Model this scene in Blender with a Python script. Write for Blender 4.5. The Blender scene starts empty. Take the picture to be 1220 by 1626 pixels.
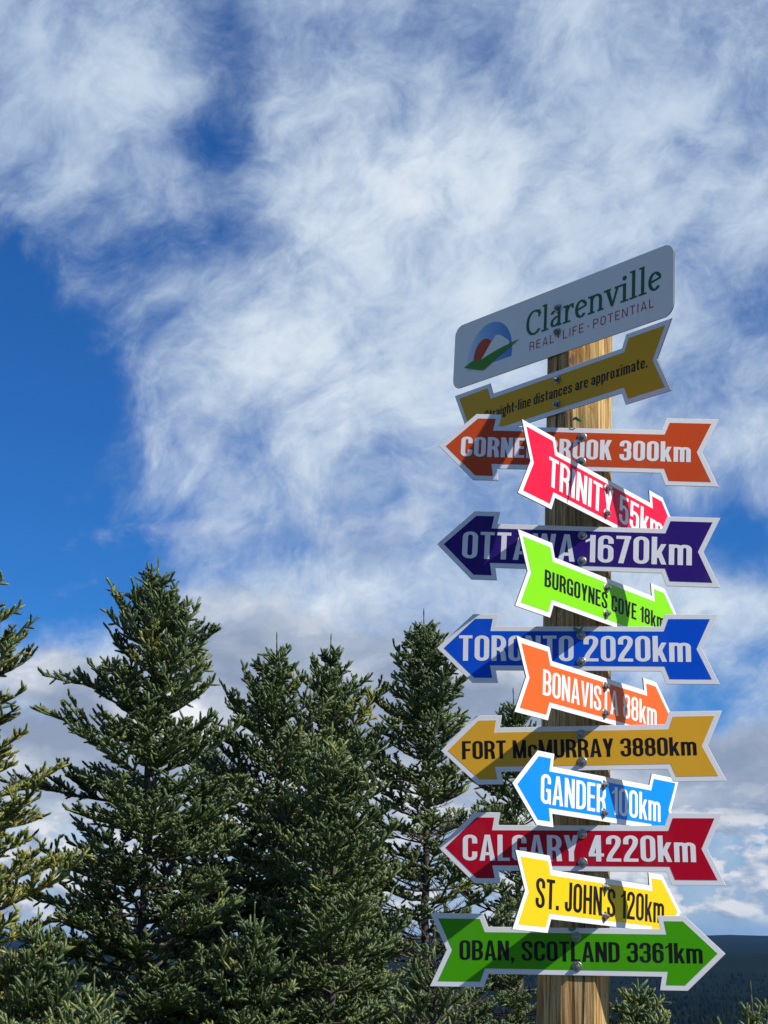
import bpy, bmesh, math, random
import numpy as np
from mathutils import Vector, Matrix
from mathutils.geometry import delaunay_2d_cdt

SC = bpy.context.scene
COL = SC.collection
R = math.radians

# ------------------------------------------------------------------ camera
F_PX = 2381.0                       # focal length in photo pixels (photo is 1220 x 1626)
PITCH = math.atan(674 / F_PX)
CP, SP = math.cos(PITCH), math.sin(PITCH)
CAM = Vector((0, 0, 1.6))
cam_d = bpy.data.cameras.new('camera')
cam_d.sensor_fit = 'VERTICAL'
cam_d.sensor_height = 24.0
cam_d.lens = 24.0 * F_PX / 1626
cam_d.clip_start = 0.05
cam_d.clip_end = 60000
cam = bpy.data.objects.new('camera', cam_d)
COL.objects.link(cam)
cam.location = CAM
cam.rotation_euler = (math.pi / 2 + PITCH, 0, 0)
SC.camera = cam
SC.view_settings.view_transform = 'Standard'
SC.view_settings.look = 'None'
SC.view_settings.exposure = 0.10
SC.view_settings.gamma = 1.0

# ------------------------------------------------------------------ sun
SUN_AZ, SUN_EL = R(119), R(41)      # azimuth clockwise from the view direction (+Y)
sun_dir = Vector((math.sin(SUN_AZ) * math.cos(SUN_EL), math.cos(SUN_AZ) * math.cos(SUN_EL), math.sin(SUN_EL)))
sd = bpy.data.lights.new('sun', 'SUN')
sd.energy = 5.0
sd.angle = R(0.53)
sd.color = (1.0, 0.95, 0.87)
sun = bpy.data.objects.new('sun', sd)
COL.objects.link(sun)
sun.location = (10, -5, 20)
sun.rotation_euler = sun_dir.to_track_quat('Z', 'Y').to_euler()


# ------------------------------------------------------------------ node helper
class NT:
    def __init__(self, tree):
        self.t = tree
        self.n = tree.nodes
        self.l = tree.links

    def new(self, typ, **kw):
        n = self.n.new(typ)
        for k, v in kw.items():
            setattr(n, k, v)
        return n

    def put(self, sock, v):
        if hasattr(v, 'is_output') or isinstance(v, bpy.types.NodeSocket):
            self.l.new(v, sock)
        elif v is not None:
            sock.default_value = v

    def math(self, op, a, b=None, c=None, clamp=False):
        n = self.new('ShaderNodeMath', operation=op, use_clamp=clamp)
        self.put(n.inputs[0], a)
        if b is not None:
            self.put(n.inputs[1], b)
        if c is not None:
            self.put(n.inputs[2], c)
        return n.outputs[0]

    def vmath(self, op, a, b=None, out=0):
        n = self.new('ShaderNodeVectorMath', operation=op)
        self.put(n.inputs[0], a)
        if b is not None:
            self.put(n.inputs[1], b)
        return n.outputs[out]

    def scale(self, v, s):
        n = self.new('ShaderNodeVectorMath', operation='SCALE')
        self.put(n.inputs[0], v)
        self.put(n.inputs[3], s)
        return n.outputs[0]

    def noise(self, vec, scale, detail=6, rough=0.55, dist=0.0, lac=2.0, out=0):
        n = self.new('ShaderNodeTexNoise')
        if vec is not None:
            self.put(n.inputs['Vector'], vec)
        n.inputs['Scale'].default_value = scale
        n.inputs['Detail'].default_value = detail
        n.inputs['Roughness'].default_value = rough
        n.inputs['Distortion'].default_value = dist
        n.inputs['Lacunarity'].default_value = lac
        return n.outputs[out]

    def maprange(self, v, a, b, c=0.0, d=1.0, mode='SMOOTHSTEP'):
        n = self.new('ShaderNodeMapRange', interpolation_type=mode)
        for i, x in enumerate((v, a, b, c, d)):
            self.put(n.inputs[i], x)
        return n.outputs[0]

    def mix(self, f, a, b):
        n = self.new('ShaderNodeMix', data_type='RGBA')
        self.put(n.inputs[0], f)
        self.put(n.inputs[6], a)
        self.put(n.inputs[7], b)
        return n.outputs[2]

    def ramp(self, v, stops):
        n = self.new('ShaderNodeValToRGB')
        e = n.color_ramp.elements
        while len(e) < len(stops):
            e.new(0.5)
        for x, (p, c) in zip(e, stops):
            x.position = p
            x.color = c
        self.put(n.inputs[0], v)
        return n.outputs[0]

    def comb(self, x, y, z):
        n = self.new('ShaderNodeCombineXYZ')
        for i, v in enumerate((x, y, z)):
            self.put(n.inputs[i], v)
        return n.outputs[0]


def rgb(r, g, b):
    """sRGB 0-255 to linear RGBA"""
    f = lambda c: (c / 255 / 12.92) if c <= 10.31 else ((c / 255 + 0.055) / 1.055) ** 2.4
    return (f(r), f(g), f(b), 1.0)


def ray(x, y):
    u, v = (x - 610) / F_PX, (813 - y) / F_PX
    return Vector((u, CP - v * SP, SP + v * CP))


# ------------------------------------------------------------------ world: sky with clouds
world = bpy.data.worlds.new('World')
SC.world = world
world.use_nodes = True
world.cycles.sampling_method = 'MANUAL'
world.cycles.sample_map_resolution = 256
W = NT(world.node_tree)
W.n.clear()
sky = W.new('ShaderNodeTexSky', sky_type='NISHITA')
sky.sun_disc = False
sky.sun_elevation = SUN_EL
sky.sun_rotation = SUN_AZ
sky.altitude = 200
sky.air_density = 1.0
sky.dust_density = 0.3
sky.ozone_density = 3.0
tint = W.new('ShaderNodeMix', data_type='RGBA', blend_type='MULTIPLY')
tint.inputs[0].default_value = 1.0
W.l.new(sky.outputs[0], tint.inputs[6])
tint.inputs[7].default_value = (0.17, 0.56, 1.06, 1)
skycol = tint.outputs[2]

dvec = W.new('ShaderNodeTexCoord').outputs['Generated']
fwd = Vector((0, CP, SP))
rgt = Vector((1, 0, 0))
upv = Vector((0, -SP, CP))
U = W.vmath('DOT_PRODUCT', dvec, rgt, out=1)
V = W.vmath('DOT_PRODUCT', dvec, upv, out=1)
FW = W.maprange(W.vmath('DOT_PRODUCT', dvec, fwd, out=1), 0.0, 0.3)
# warp for ragged edges
wn = W.scale(W.vmath('SUBTRACT', W.noise(dvec, 4.0, 3, 0.5, out=1), (0.5, 0.5, 0.5)), 0.10)
wn2 = W.scale(W.vmath('SUBTRACT', W.noise(dvec, 17.0, 3, 0.55, out=1), (0.5, 0.5, 0.5)), 0.030)
wv = W.vmath('ADD', wn, wn2)
dw = W.vmath('ADD', dvec, wv)
Uw = W.vmath('DOT_PRODUCT', dw, rgt, out=1)
Vw = W.vmath('DOT_PRODUCT', dw, upv, out=1)


def blob(x, y, rx, ry, amp, rot=0):
    """soft patch of more or less cloud around one direction of the sky"""
    d = ray(x, y).normalized()
    u0, v0 = d.dot(rgt), d.dot(upv)
    a = W.math('SUBTRACT', Uw, u0)
    b = W.math('SUBTRACT', Vw, v0)
    c, s = math.cos(R(rot)), math.sin(R(rot))
    if rot:
        a2 = W.math('MULTIPLY_ADD', a, c, W.math('MULTIPLY', b, s))
        b2 = W.math('MULTIPLY_ADD', a, -s, W.math('MULTIPLY', b, c))
        a, b = a2, b2
    a = W.math('MULTIPLY', a, F_PX / rx)
    b = W.math('MULTIPLY', b, F_PX / ry)
    q = W.math('MULTIPLY_ADD', a, a, W.math('MULTIPLY', b, b))
    g = W.math('POWER', 2.718, W.math('MULTIPLY', q, -1.0))
    return W.math('MULTIPLY', g, amp)


def total(bl):
    s = None
    for x in bl:
        g = blob(*x)
        s = g if s is None else W.math('ADD', s, g)
    return W.math('MULTIPLY', s, FW)


COVER = [  # x, y, rx, ry (photo pixels of the direction), amount, rotation
    (35, 590, 180, 190, -1.05), (55, 800, 190, 150, -1.05), (110, 930, 130, 70, -.5), (250, 900, 60, 50, -.35),
    (20, 440, 110, 60, -.35), (200, 520, 60, 130, -.22),
    (388, 165, 42, 125, -.52, -14), (335, 290, 60, 90, -.5, -20), (310, 405, 120, 50, -.55, 8), (200,400,70,60,-.2),
    (410, 740, 55, 60, -.45), (520, 640, 40, 40, -.12), (440, 890, 130, 30, -.30, 18), (390, 30, 60, 60, -.15),
    (1190, 820, 110, 60, -.60), (1040, 800, 90, 50, -.4), (1215, 500, 40, 70, -.40), (1110, 1090, 110, 50, -.40), (1090, 430, 60, 60, -.2), (1190, 1010, 60, 25, -.3),
    (620, 870, 50, 25, -.2), (850, 60, 120, 40, -.12, 15), (1050, 30, 150, 50, -.1),(560,60,120,50,-.12),
    (150, 190, 170, 200, .22), (680, 330, 260, 260, .25), (290, 760, 110, 70, .40, 15), (570, 700, 170, 130, .16),
    (470, 560, 150, 80, .16, 25), (1000, 250, 260, 200, .22), (600, 950, 280, 70, .20), (120, 370, 70, 50, .2, -40),
    (1190, 700, 70, 40, .20), (1170, 920, 110, 50, .30), (760, 560, 150, 150, .15),
]
bias = total(COVER)
sep = W.new('ShaderNodeSeparateXYZ')
W.l.new(dvec, sep.inputs[0])


def streak(rot, sx, sy, scale, off):
    """noise drawn out along one direction across the sky"""
    c, s = math.cos(R(rot)), math.sin(R(rot))
    a = W.math('MULTIPLY_ADD', Uw, c, W.math('MULTIPLY', Vw, s))
    b = W.math('MULTIPLY_ADD', Uw, -s, W.math('MULTIPLY', Vw, c))
    v = W.comb(W.math('MULTIPLY', a, sx), W.math('MULTIPLY', b, sy), W.math('ADD', FW, off))
    return W.noise(v, scale, 8, 0.64, 0.35)


n1 = W.noise(dw, 6.5, 9, 0.60, 0.25)
n2 = W.noise(dw, 19.0, 9, 0.66, 0.4)
s1 = streak(58, 0.42, 1.25, 17.0, 0.0)
s2 = streak(25, 0.50, 1.5, 34.0, 2.3)
tex = W.math('MULTIPLY_ADD', n1, 0.36, W.math('MULTIPLY', n2, 0.27))
tex = W.math('MULTIPLY_ADD', s1, 0.23, tex)
tex = W.math('MULTIPLY_ADD', s2, 0.14, tex)
n4 = W.noise(dw, 52.0, 7, 0.62, 0.3)
tex = W.math('MULTIPLY_ADD', W.math('SUBTRACT', n4, 0.5), 0.09, tex)
dens = W.math('ADD', W.math('MULTIPLY', W.math('SUBTRACT', tex, 0.5), 3.4), bias)
dens = W.math('ADD', dens, W.math('MULTIPLY_ADD', FW, 0.50, -0.10))
away = W.math('SUBTRACT', 1.0, FW)
dens = W.math('ADD', dens, W.math('MULTIPLY', away, W.math('MULTIPLY', W.vmath('DOT_PRODUCT', dvec, (0.80, 0.25, 0.0), out=1), 0.4)))
cover = W.maprange(dens, -0.42, 0.82)
BRIGHT = [(290, 770, 130, 80, .35), (660, 300, 200, 200, .22), (470, 570, 150, 80, .18), (560, 690, 160, 110, .15), (210, 90, 100, 110, .02), (880, 300, 200, 100, .12),
          (520, 960, 260, 50, .2), (1170, 930, 100, 40, .2), (1190, 720, 90, 50, .2),
          (540, 40, 260, 90, -.25), (1050, 70, 260, 90, -.12), (40, 150, 110, 240, -.24), (1130, 420, 130, 150, -.15), (340, 330, 110, 120, -.25), (240, 520, 90, 120, -.2), (720, 870, 160, 60, -.05), (400, 740, 70, 70, -.2)]
lit = W.math('ADD', total(BRIGHT), W.math('MULTIPLY', W.math('SUBTRACT', tex, 0.5), 2.4))
lit = W.math('ADD', lit, 0.50, clamp=True)
ccol = W.ramp(lit, [(0.0, (1.8, 2.6, 4.9, 1)), (0.35, (3.5, 4.6, 6.4, 1)), (0.68, (5.6, 6.6, 7.8, 1)), (1.0, (8.0, 8.4, 9.0, 1))])
skyfin = W.mix(W.math('MULTIPLY', cover, 0.96), skycol, ccol)

# lower layer: heaped clouds with white shoulders and grey undersides
cdir = W.vmath('MULTIPLY', W.vmath('ADD', dvec, wn2), (1.0, 1.0, 1.9))
hp = W.noise(cdir, 8.5, 8, 0.55, 0.15)
hp2 = W.noise(W.vmath('ADD', cdir, (0.022, 0.0, 0.050)), 8.5, 8, 0.55, 0.15)
HEAP = [(420, 1060, 240, 110, .34), (60, 1180, 170, 120, .40), (330, 1180, 260, 120, .40), (600, 1120, 200, 100, .26), (1180, 1240, 150, 80, .75), (640, 1250, 300, 120, .3),
        (760, 1000, 120, 50, .1), (100, 1330, 150, 60, -.25), (200, 1000, 60, 60, -.3), (1150, 1080, 120, 50, -.5), (540, 1330, 300, 60, -.1)]
hb = W.math('ADD', W.math('MULTIPLY', W.math('SUBTRACT', hp, 0.5), 1.5), total(HEAP))
low = W.maprange(sep.outputs[2], 0.32, 0.16)
hm = W.math('MULTIPLY', W.maprange(hb, 0.06, 0.30), low)
hl = W.math('MULTIPLY_ADD', W.math('SUBTRACT', hp, hp2), 3.2, W.math('MULTIPLY', hb, -0.55))
hl = W.math('ADD', hl, W.math('MULTIPLY_ADD', W.math('SUBTRACT', n2, .5), 0.9, 0.55), clamp=True)
hcol = W.ramp(hl, [(0.0, (2.5, 3.1, 4.3, 1)), (0.4, (3.6, 4.2, 5.3, 1)), (0.75, (5.6, 6.0, 6.8, 1)), (1.0, (8.4, 8.5, 8.8, 1))])
skyfin = W.mix(W.math('MULTIPLY', hm, 0.92), skyfin, hcol)
# small heaps in rows above the horizon, and the pale air there
pale = W.maprange(sep.outputs[2], -0.01, 0.12, 0.75, 0.0)
skyfin = W.mix(pale, skyfin, (3.0, 4.3, 6.0, 1))
cu_v = W.comb(sep.outputs[0], 0.7, W.math('MULTIPLY', sep.outputs[2], 1.9))
cu = W.noise(cu_v, 34.0, 7, 0.54, 0.0)
cu2 = W.noise(W.vmath('ADD', cu_v, (0.005, 0, 0.012)), 34.0, 7, 0.54, 0.0)
el_ = sep.outputs[2]
cu_m = W.math('MULTIPLY', W.maprange(cu, 0.440, 0.505), W.math('MULTIPLY', W.maprange(el_, 0.004, 0.016), W.maprange(el_, 0.105, 0.06)))
cu_l = W.math('ADD', W.math('MULTIPLY', W.math('SUBTRACT', cu, cu2), 4.0), 0.55, clamp=True)
cu_c = W.ramp(cu_l, [(0.0, (2.6, 3.3, 4.7, 1)), (0.5, (4.4, 5.0, 6.2, 1)), (1.0, (7.5, 7.6, 7.8, 1))])
skyfin = W.mix(W.math('MULTIPLY', cu_m, 0.85), skyfin, cu_c)
bg = W.new('ShaderNodeBackground')
W.l.new(skyfin, bg.inputs['Color'])
bg.inputs['Strength'].default_value = 0.10
wo = W.new('ShaderNodeOutputWorld')
W.l.new(bg.outputs[0], wo.inputs['Surface'])


# ------------------------------------------------------------------ object helpers
def mesh_obj(name, verts, faces, mat=None, parent=None, smooth=False):
    me = bpy.data.meshes.new(name)
    me.from_pydata([tuple(v) for v in verts], [], faces)
    if mat:
        me.materials.append(mat)
    if smooth:
        me.polygons.foreach_set('use_smooth', [True] * len(me.polygons))
    me.update()
    o = bpy.data.objects.new(name, me)
    COL.objects.link(o)
    if parent:
        o.parent = parent
    return o


def tag(o, label=None, cat=None, group=None, kind=None):
    if label:
        o['label'] = label
    if cat:
        o['category'] = cat
    if group:
        o['group'] = group
    if kind:
        o['kind'] = kind
    return o


def empty(name, mat):
    o = bpy.data.objects.new(name, None)
    o.empty_display_size = 0.1
    COL.objects.link(o)
    o.matrix_world = mat
    return o


def pbr(name, color, rough=0.5, spec=0.5, metal=0.0):
    m = bpy.data.materials.new(name)
    m.use_nodes = True
    N = NT(m.node_tree)
    b = N.n['Principled BSDF']
    if color is not None:
        b.inputs['Base Color'].default_value = color
    b.inputs['Roughness'].default_value = rough
    b.inputs['Specular IOR Level'].default_value = spec
    b.inputs['Metallic'].default_value = metal
    return m, N, b


def bump(N, b, h, strength, dist):
    n = N.new('ShaderNodeBump')
    n.inputs['Strength'].default_value = strength
    n.inputs['Distance'].default_value = dist
    N.put(n.inputs['Height'], h)
    N.l.new(n.outputs[0], b.inputs['Normal'])


def vinyl(name, color, rough=0.36, spec=0.16):
    """printed outdoor sign film: faint grime and uneven gloss"""
    m, N, b = pbr(name, color, rough, spec)
    tc = N.new('ShaderNodeTexCoord').outputs['Object']
    g = N.noise(tc, 9.0, 6, 0.6)
    g2 = N.noise(N.vmath('MULTIPLY', tc, (60, 9, 60)), 1.0, 4, 0.6)
    gm = N.math('MULTIPLY_ADD', g2, 0.5, N.math('MULTIPLY', g, 0.5))
    dirt = N.maprange(gm, 0.48, 0.78, 0.0, 0.07)
    N.l.new(N.mix(dirt, color, (0.30, 0.29, 0.27, 1)), b.inputs['Base Color'])
    N.l.new(N.maprange(g, 0.3, 0.7, rough - 0.06, rough + 0.10), b.inputs['Roughness'])
    bump(N, b, N.noise(tc, 14.0, 2, 0.5), 0.10, 0.004)
    return m


# ------------------------------------------------------------------ stroke font (own lettering)
def ccw(p):
    a = sum(p[i][0] * p[(i + 1) % len(p)][1] - p[(i + 1) % len(p)][0] * p[i][1] for i in range(len(p)))
    return p if a > 0 else p[::-1]


class Pen:
    def __init__(self, a, b):
        self.a, self.b = a, b       # half width of upright / of level strokes

    def off(self, t):
        n = (-t[1], t[0])
        d = math.hypot(self.a * n[0], self.b * n[1]) or 1e-9
        return (self.a ** 2 * n[0] / d, self.b ** 2 * n[1] / d)

    def stroke(self, pts):
        out, k = [], len(pts)
        rims = []
        for i, p in enumerate(pts):
            q0, q1 = pts[max(i - 1, 0)], pts[min(i + 1, k - 1)]
            if i == 0 and pts[0] == pts[-1]:
                q0 = pts[-2]
            if i == k - 1 and pts[0] == pts[-1]:
                q1 = pts[1]
            t = (q1[0] - q0[0], q1[1] - q0[1])
            l = math.hypot(*t) or 1e-9
            o = self.off((t[0] / l, t[1] / l))
            rims.append(((p[0] + o[0], p[1] + o[1]), (p[0] - o[0], p[1] - o[1])))
        for (a, b), (c, d) in zip(rims, rims[1:]):
            out.append([a, b, d, c])
        return out


def arc(cx, cy, rx, ry, a0, a1, n=8, e=2.0):
    r = []
    for i in range(n + 1):
        a = R(a0 + (a1 - a0) * i / n)
        c, s = math.cos(a), math.sin(a)
        r.append((cx + rx * math.copysign(abs(c) ** (2 / e), c), cy + ry * math.copysign(abs(s) ** (2 / e), s)))
    return r


def bez(p0, p1, p2, p3, n=10):
    r = []
    for i in range(n + 1):
        t = i / n
        k = ((1 - t) ** 3, 3 * t * (1 - t) ** 2, 3 * t * t * (1 - t), t ** 3)
        r.append(tuple(sum(k[j] * (p0, p1, p2, p3)[j][d] for j in range(4)) for d in (0, 1)))
    return r


def rect(x0, y0, x1, y1):
    return [(x0, y0), (x1, y0), (x1, y1), (x0, y1)]


def diag(x0, y0, x1, y1, w):
    return [(x0 - w / 2, y0), (x0 + w / 2, y0), (x1 + w / 2, y1), (x1 - w / 2, y1)]


def glyph(ch, sv, sh, wk=1.0, X=0.74, serif=0):
    """polygons of one condensed sans letter, cap height 1; returns (plus, width)"""
    pen = Pen(sv / 2, sh / 2)
    hx, hy = sv / 2, sh / 2
    w = 0.47 * wk
    P = []
    S = lambda pts: P.extend(pen.stroke(pts))

    def loop(x0, x1, y0, y1, ry=None):
        cx, rx = (x0 + x1) / 2, (x1 - x0) / 2
        ry = ry or min(rx * 1.02, (y1 - y0) / 2)
        pts = arc(cx, y1 - ry, rx, ry, 0, 180, 14, 2.2) + arc(cx, y0 + ry, rx, ry, 180, 360, 14, 2.2)
        pts.append(pts[0])
        S(pts)

    L, Rr, T, B = hx, w - hx, 1 - hy, hy
    cx, rx = w / 2, w / 2 - hx
    if ch in 'O0':
        loop(L, Rr, B, T)
    elif ch == 'C':
        S([(Rr, .66)] + arc(cx, T - rx, rx, rx, 0, 180, 14, 2.2) + arc(cx, B + rx, rx, rx, 180, 360, 14, 2.2) + [(Rr, .35)])
    elif ch == 'G':
        S([(Rr, .68)] + arc(cx, T - rx, rx, rx, 0, 180, 14, 2.2) + arc(cx, B + rx, rx, rx, 180, 360, 14, 2.2) + [(Rr, .44)])
        P.append(rect(w * .53, .40, w, .40 + sh))
        P.append(rect(w - sv * .55, 0, w, .42))
    elif ch == 'D':
        P.append(rect(0, 0, sv, 1))
        r = min(rx * 1.2, .3)
        S([(hx, T)] + arc(Rr - r, T - r, r, r, 90, 0, 8, 2.2) + arc(Rr - r, B + r, r, r, 0, -90, 8, 2.2) + [(hx, B)])
    elif ch in 'BPR':
        P.append(rect(0, 0, sv, 1))
        m = .5 if ch == 'B' else .47
        r = (T - m) / 2
        S([(hx, T), (Rr - r * .85, T)] + arc(Rr - r * .8, (T + m) / 2, r * .8, r, 90, -90, 12, 2.3) + [(hx, m)])
        if ch == 'B':
            r = (m - B) / 2
            S([(hx, m)] + arc(Rr - r * .8 + .01, (B + m) / 2, r * .8, r, 90, -90, 12, 2.3) + [(hx, B)])
        if ch == 'R':
            S([(w * .45, m), (Rr - .05, m - .06), (Rr - .02, m - .16), (Rr - .01, .2), (Rr + .01, 0)])
    elif ch == 'S':
        S([(Rr, .67), (Rr, T - rx)] + arc(cx, T - rx, rx, rx, 0, 180, 14, 2.2)[1:] + bez((L, T - rx), (L, .50), (Rr, .52), (Rr, B + rx), 12)[1:]
          + arc(cx, B + rx, rx, rx, 0, -180, 14, 2.2)[1:] + [(L, .33)])
    elif ch == 'E' or ch == 'F':
        w *= .86
        P.append(rect(0, 0, sv, 1))
        P.append(rect(0, 1 - sh, w, 1))
        P.append(rect(0, .5 - sh * .4, w * .92, .5 + sh * .6))
        if ch == 'E':
            P.append(rect(0, 0, w, sh))
    elif ch == 'L':
        w *= .84
        P.append(rect(0, 0, sv, 1))
        P.append(rect(0, 0, w, sh))
    elif ch == 'T':
        w *= .92
        P.append(rect(w / 2 - hx, 0, w / 2 + hx, 1))
        P.append(rect(0, 1 - sh, w, 1))
    elif ch == 'I':
        w = sv
        P.append(rect(0, 0, sv, 1))
    elif ch == 'H':
        w *= 1.02
        P.append(rect(0, 0, sv, 1))
        P.append(rect(w - sv, 0, w, 1))
        P.append(rect(sv * .5, .5 - sh * .4, w - sv * .5, .5 + sh * .6))
    elif ch == 'J':
        w *= .8
        cx, rx, Rr = w / 2, w / 2 - hx, w - hx
        S([(Rr, 1), (Rr, B + rx)] + arc(cx, B + rx, rx, rx, 0, -180, 12, 2.2)[1:] + [(L, .32)])
    elif ch == 'U':
        S([(L, 1), (L, B + rx)] + arc(cx, B + rx, rx, rx, 180, 360, 14, 2.2)[1:] + [(Rr, 1)])
    elif ch == 'A':
        w *= 1.08
        P.append([(0, 0), (sv * 1.0, 0), (w / 2 + sv * .1, 1 - sh * .3), (w / 2 + sv * .5, 1), (w / 2 - sv * .52, 1)])
        P.append([(w, 0), (w - sv * 1.0, 0), (w / 2 - sv * .1, 1 - sh * .3), (w / 2 - sv * .5, 1), (w / 2 + sv * .52, 1)])
        P.append(rect(w * .24, .21, w * .76, .21 + sh))
    elif ch == 'V':
        w *= 1.04
        P.append([(0, 1), (sv * 1.0, 1), (w / 2 + sv * .1, sh * .3), (w / 2 + sv * .48, 0), (w / 2 - sv * .48, 0)])
        P.append([(w, 1), (w - sv * 1.0, 1), (w / 2 - sv * .1, sh * .3), (w / 2 - sv * .48, 0), (w / 2 + sv * .48, 0)])
    elif ch == 'W':
        w *= 1.5
        q = w / 4
        sw = sv * .92
        for a, b in ((0 + sw / 2, q), (2 * q, q), (2 * q, 3 * q), (w - sw / 2, 3 * q)):
            P.append(diag(b, 0, a, 1, sw))
    elif ch == 'M':
        w *= 1.28
        P.append(rect(0, 0, sv * .95, 1))
        P.append(rect(w - sv * .95, 0, w, 1))
        P.append(diag(w / 2, 0, sv * .55, 1, sv * .8))
        P.append(diag(w / 2, 0, w - sv * .55, 1, sv * .8))
    elif ch == 'N':
        w *= 1.03
        P.append(rect(0, 0, sv * .95, 1))
        P.append(rect(w - sv * .95, 0, w, 1))
        P.append(diag(w - sv * .55, 0, sv * .55, 1, sv * .95))
    elif ch == 'Y':
        P.append(rect(w / 2 - hx, 0, w / 2 + hx, .42))
        P.append(diag(w / 2, .36, hx, 1, sv))
        P.append(diag(w / 2, .36, w - hx, 1, sv))
    elif ch == 'K':
        P.append(rect(0, 0, sv, 1))
        P.append(diag(sv * .8, .36, w - sv * .5, 1, sv))
        P.append(diag(w - sv * .45, 0, w * .5, .62, sv))
    elif ch == '1':
        w = .30 * wk
        P.append(rect(w - sv, 0, w, 1))
        P.append([(0, .80), (0, .72), (w - sv * .8, .80), (w - sv * .5, 1), (w - sv * .85, 1), (w - sv * 1.1, .88)])
    elif ch == '2':
        S([(L, .66), (L, T - rx)] + arc(cx, T - rx, rx, rx, 180, 0, 14, 2.2)[1:] + bez((Rr, T - rx), (Rr, .52), (L + .02, .34), (L + .01, sh * .6), 12)[1:])
        P.append(rect(0, 0, w, sh))
    elif ch == '3':
        m = .52
        r1, r2 = (T - m) / 2, (m - B) / 2
        S([(L, .70), (L, T - rx)] + arc(cx, T - rx, rx, rx, 180, 0, 12, 2.2)[1:] + arc(Rr - .1, m + .12, .1, .12, 0, -90, 6)[1:] + [(w * .36, m)])
        S([(w * .36, m)] + arc(Rr - .1, m - .12, .1, .12, 90, 0, 6)[1:] + arc(cx, B + rx, rx, rx, 0, -180, 12, 2.2) + [(L, .31)])
    elif ch == '4':
        w *= 1.04
        P.append(rect(w * .82 - sv, 0, w * .82, 1))
        P.append(rect(0, .19, w, .19 + sh))
        P.append([(0, .19), (sv * .95, .24), (w * .82 - sv * .2, 1), (w * .82 - sv * 1.05, 1), (0, .19 + sh)])
    elif ch == '5':
        P.append(rect(0.02, 1 - sh, w * .95, 1))
        P.append(rect(0.02, .44, .02 + sv * .9, 1))
        S([(L, .52)] + arc(cx, .62 - rx * 1.05, rx, rx, 150, 0, 12, 2.2) + arc(cx, B + rx, rx, rx, 0, -180, 14, 2.2) + [(L, .30)])
    elif ch == '6':
        loop(L, Rr, B, .60)
        S([(Rr, .70), (Rr, T - rx)] + arc(cx, T - rx, rx, rx, 0, 180, 14, 2.2)[1:] + [(L, .3)])
    elif ch == '7':
        w *= .94
        P.append(rect(0, 1 - sh, w, 1))
        P.append(diag(w * .34, 0, w - sv * .5, 1, sv))
    elif ch == '8':
        loop(L + .008, Rr - .008, .50, T)
        loop(L, Rr, B, .52)
    elif ch in "'\u2019":
        w = sv
        P.append([(0, 1), (sv, 1), (sv, .86), (sv * .45, .68), (sv * .05, .70), (sv * .4, .84), (0, .84)])
    elif ch == '.':
        w = sv
        P.append(rect(0, 0, sv, sv * .95))
    elif ch == ',':
        w = sv
        P.append([(0, sv), (sv, sv), (sv, .02), (sv * .45, -.16), (sv * .05, -.14), (sv * .35, 0), (0, 0)])
    elif ch == '-':
        w *= .6
        P.append(rect(0, .34, w, .34 + sh))
    elif ch == '\u2022':
        w = .2
        P.append(arc(.1, .45, .09, .09, 0, 345, 23))
    # ---------------- lower case
    elif ch in 'hnmrpidltkxcoesag':
        T = X - hy
        w = .43 * wk
        Rr, cx, rx = w - hx, w / 2, w / 2 - hx
        if ch in 'hnmr':
            P.append(rect(0, 0, sv, 1.0 if ch == 'h' else X))
            if ch == 'r':
                w *= .72
                S(bez((hx, X * .55), (hx + .01, X * .85), (w * .6, T + .01), (w, T), 8))
            elif ch == 'm':
                w = .68 * wk
                for k in (0, 1):
                    x0 = hx + k * (w - sv) / 2
                    x1 = x0 + (w - sv) / 2
                    S(arc((x0 + x1) / 2, T - rx * .9, (x1 - x0) / 2, rx * .9, 180, 0, 12, 2.2) + [(x1, 0)])
            else:
                S(arc(cx, T - rx, rx, rx, 180, 0, 12, 2.2) + [(Rr, 0)])
        elif ch == 'p':
            P.append(rect(0, -.22, sv, X))
            loop(L, Rr, B, T)
        elif ch == 'd':
            P.append(rect(w - sv, 0, w, 1.0))
            loop(L, Rr, B, T)
        elif ch == 'g':
            loop(L, Rr, .20, T, rx * .9)
            S([(L + .02, .2), (L + .03, .1), (cx, .04), (Rr, -.02), (Rr, -.12), (cx, -.19), (L, -.14), (L, -.04), (L + .05, .03)])
            P.append(rect(w - sv * .6, X - sh, w * 1.1, X))
        elif ch in 'il':
            w = sv
            P.append(rect(0, 0, sv, 1.0 if ch == 'l' else X))
            if ch == 'i':
                P.append(rect(0, 1 - sh * 1.15, sv, 1.0))
        elif ch == 't':
            w *= .72
            P.append(rect(w * .2, .12, w * .2 + sv, .95))
            S([(w * .2 + hx, .2), (w * .2 + hx + .01, B + .04), (w * .7, B), (w, B)])
            P.append(rect(0, X - sh, w, X))
        elif ch == 'k':
            w *= 1.02
            P.append(rect(0, 0, sv, 1.0))
            P.append(diag(sv * .8, .24, w - sv * .5, X, sv * .95))
            P.append(diag(w - sv * .45, 0, w * .48, .46, sv * .95))
        elif ch == 'x':
            P.append(diag(hx, 0, w - hx, X, sv * 1.0))
            P.append(diag(w - hx, 0, hx, X, sv * 1.0))
        elif ch == 'o':
            loop(L, Rr, B, T)
        elif ch == 'c':
            S([(Rr, X * .62), (Rr, T - rx)] + arc(cx, T - rx, rx, rx, 0, 180, 12, 2.2)[1:] + arc(cx, B + rx, rx, rx, 180, 360, 12, 2.2) + [(Rr, X * .38)])
        elif ch == 'e':
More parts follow.
